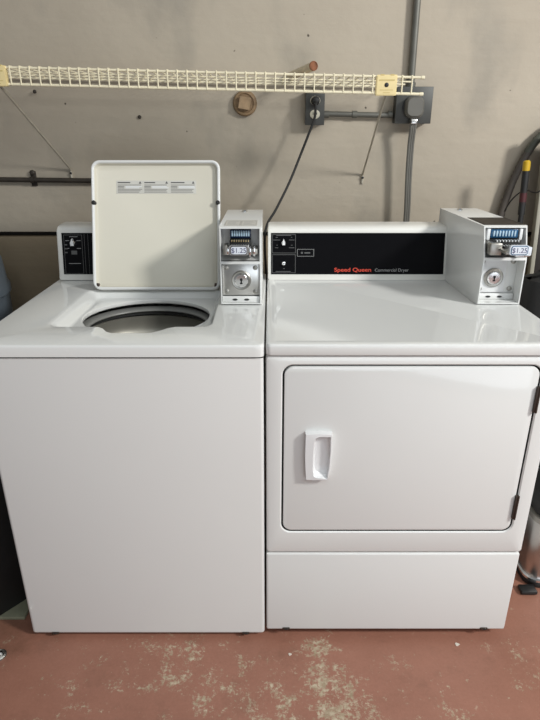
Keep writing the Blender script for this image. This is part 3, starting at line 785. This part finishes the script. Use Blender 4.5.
mb = MB().use('black'); mb.tube([pa + pd * 0.88, pb], 0.0112, 16); mb.use('maroon'); mb.tube([pa + pd * 0.915, pa + pd * 0.94], 0.0115, 16); mb.build('grip', pole)
mb = MB().use('yellow'); mb.tube([pb - pd * 0.002, pb + pd * 0.010, pb + pd * 0.022, pb + pd * 0.025], [0.0116, 0.0122, 0.0115, 0.007], 18); mb.build('cap', pole)
mb = MB().use('black'); mb.tube(spline([(0.838, 2.055, 1.06), (0.845, 2.02, 1.105), (0.868, 1.99, 1.137), (0.885, 1.935, 1.135), (0.905, 1.92, 1.155), (0.93, 1.90, 1.185)], 8), 0.0022, 8)
tag(mb.build('thin_wire'), 'thin loose black wire looping across the hose and the pole', 'wire')
bd = thing('leaning_board', 'dark brown board with a pale edge leaning against the wall right of the dryer', 'board', (1.0, 1.9, 0))
bmx = frame((0.925, 1.885, 0.0), (0.99, -0.1, 0), (0, 0.12, 0.99))
mb = MB().use('board_face'); mb.box(0.014, 0.40, 0, 1.33, 0.001, 0.030, 0.003, mx=bmx); mb.build('panel', bd)
mb = MB().use('board_edge'); mb.box(0, 0.014, 0, 1.335, 0, 0.032, 0.002, mx=bmx); mb.build('edge_strip', bd)
mb = MB().use('filler'); mb.loft([[(x, y, z) for x, y in rrect(0.760 + i, 1.06 - i, 1.585 + i, 1.745 - i, 0.045, 6)] for z, i in ((0.0, 0.01), (0.02, 0), (0.6, 0.0), (0.86, 0.006), (0.91, 0.02), (0.93, 0.06))], True, True)  # added dark block filling the shaded space beyond the dryer
tag(mb.build('dark_filler'), 'tall black bag standing on the floor between the dryer and the leaning board', 'filler')

tc_ = thing('trash_can', 'small stainless steel pedal bin with a dark lid on the floor right of the dryer', 'trash can', (0.925, 1.44, 0))
TB = lambda i, z: [(x, y, z) for x, y in rrect(0.800 + i, 1.04 - i, 1.352 + i, 1.565 - i, 0.045 - i * 0.5, 7)]
mb = MB().use('steel'); mb.loft([TB(0.004, 0.024), TB(0.002, 0.03), TB(0.002, 0.232), TB(0.004, 0.238)], True, True); mb.build('body', tc_)
mb = MB().use('black'); mb.loft([TB(0.003, 0.0), TB(0.0, 0.004), TB(0.0, 0.018), TB(0.004, 0.024)], True, True); mb.build('base', tc_)
mb = MB().use('chrome'); mb.loft([TB(0.002, 0.022), TB(-0.003, 0.025), TB(-0.003, 0.032), TB(0.002, 0.035)]); mb.build('base_ring', tc_)
mb = MB().use('steel_dull'); mb.loft([TB(0.003, 0.232), TB(-0.004, 0.235), TB(-0.004, 0.252), TB(0.004, 0.256)], True, True); mb.build('rim', tc_)
mb = MB().use('black'); mb.loft([TB(0.004, 0.256), TB(0.002, 0.262), TB(0.002, 0.300), TB(0.012, 0.315), TB(0.04, 0.322)], True, True); mb.build('bin_lid', tc_)
mb = MB().use('black'); mb.box(0.772, 0.822, 1.322, 1.356, 0.003, 0.016, 0.004); mb.build('pedal', tc_)

# ------------------------------------------------------------------ left of the washing machine
mb = MB().use('bin_blue'); bm_ = Matrix.Translation((-1.115, 1.86, 0))
mb.lathe([(0.185, 0), (0.195, 0.01), (0.205, 0.80), (0.212, 0.805), (0.212, 0.83), (0.205, 0.84), (0.198, 0.92), (0.17, 0.955), (0.03, 0.96)], bm_, 48)
tag(mb.build('plastic_barrel'), 'slate-blue plastic barrel standing at the wall left of the washing machine', 'barrel')
cr = thing('black_cabinet', 'black box on the floor at the left edge, beside the washing machine', 'box', (-0.88, 1.33, 0.012))
km = frame((-0.715, 1.322, 0.0125), (-0.63, -0.775, 0), (0, 0, 1))
mb = MB().use('black'); mb.box(0, 0.36, 0, 0.62, -0.30, 0, 0.004, mx=km @ Matrix.Scale(-1, 4, (0, 0, 1))); mb.build('body', cr)
mb = MB().use('tile'); mb.box(-1.25, -0.716, 1.231, 1.70, 0.0, 0.0115, 0.002)
tag(mb.build('floor_board'), 'grey-green flat board lying on the floor under the black box', 'board')
mb = MB().use('steel_dull'); bx = Matrix.Translation((-0.737, 1.110, 0))
mb.lathe([(0.019, 0), (0.019, 0.004), (0.015, 0.007), (0.012, 0.004)], bx, 24); mb.use('chrome')
mb.lathe([(0.010, 0.003), (0.010, 0.010), (0.006, 0.013), (0.002, 0.0135)], bx, 6)
tag(mb.build('floor_bolt'), 'small round metal bolt in the red floor at the left edge', 'bolt')
for k, (x, y, r, lab) in enumerate(((0.055, 1.114, 0.0045, 'white paint chip on the red floor just in front of the gap between the machines'),
                                   (0.521, 1.146, 0.0060, 'white paint chip on the red floor in front of the right half of the dryer'))):
    mb = MB().use('scrap'); mb.prism([(r * (1 + 0.3 * sin(5 * a + k)) * cos(a), r * (0.8 + 0.3 * cos(3 * a)) * sin(a)) for a in [2 * pi * q / 11 for q in range(11)]], 0, 0.0015, Matrix.Translation((x, y, 0)))
    tag(mb.build('paint_chip'), lab, 'chip', 'paint chips on the floor')
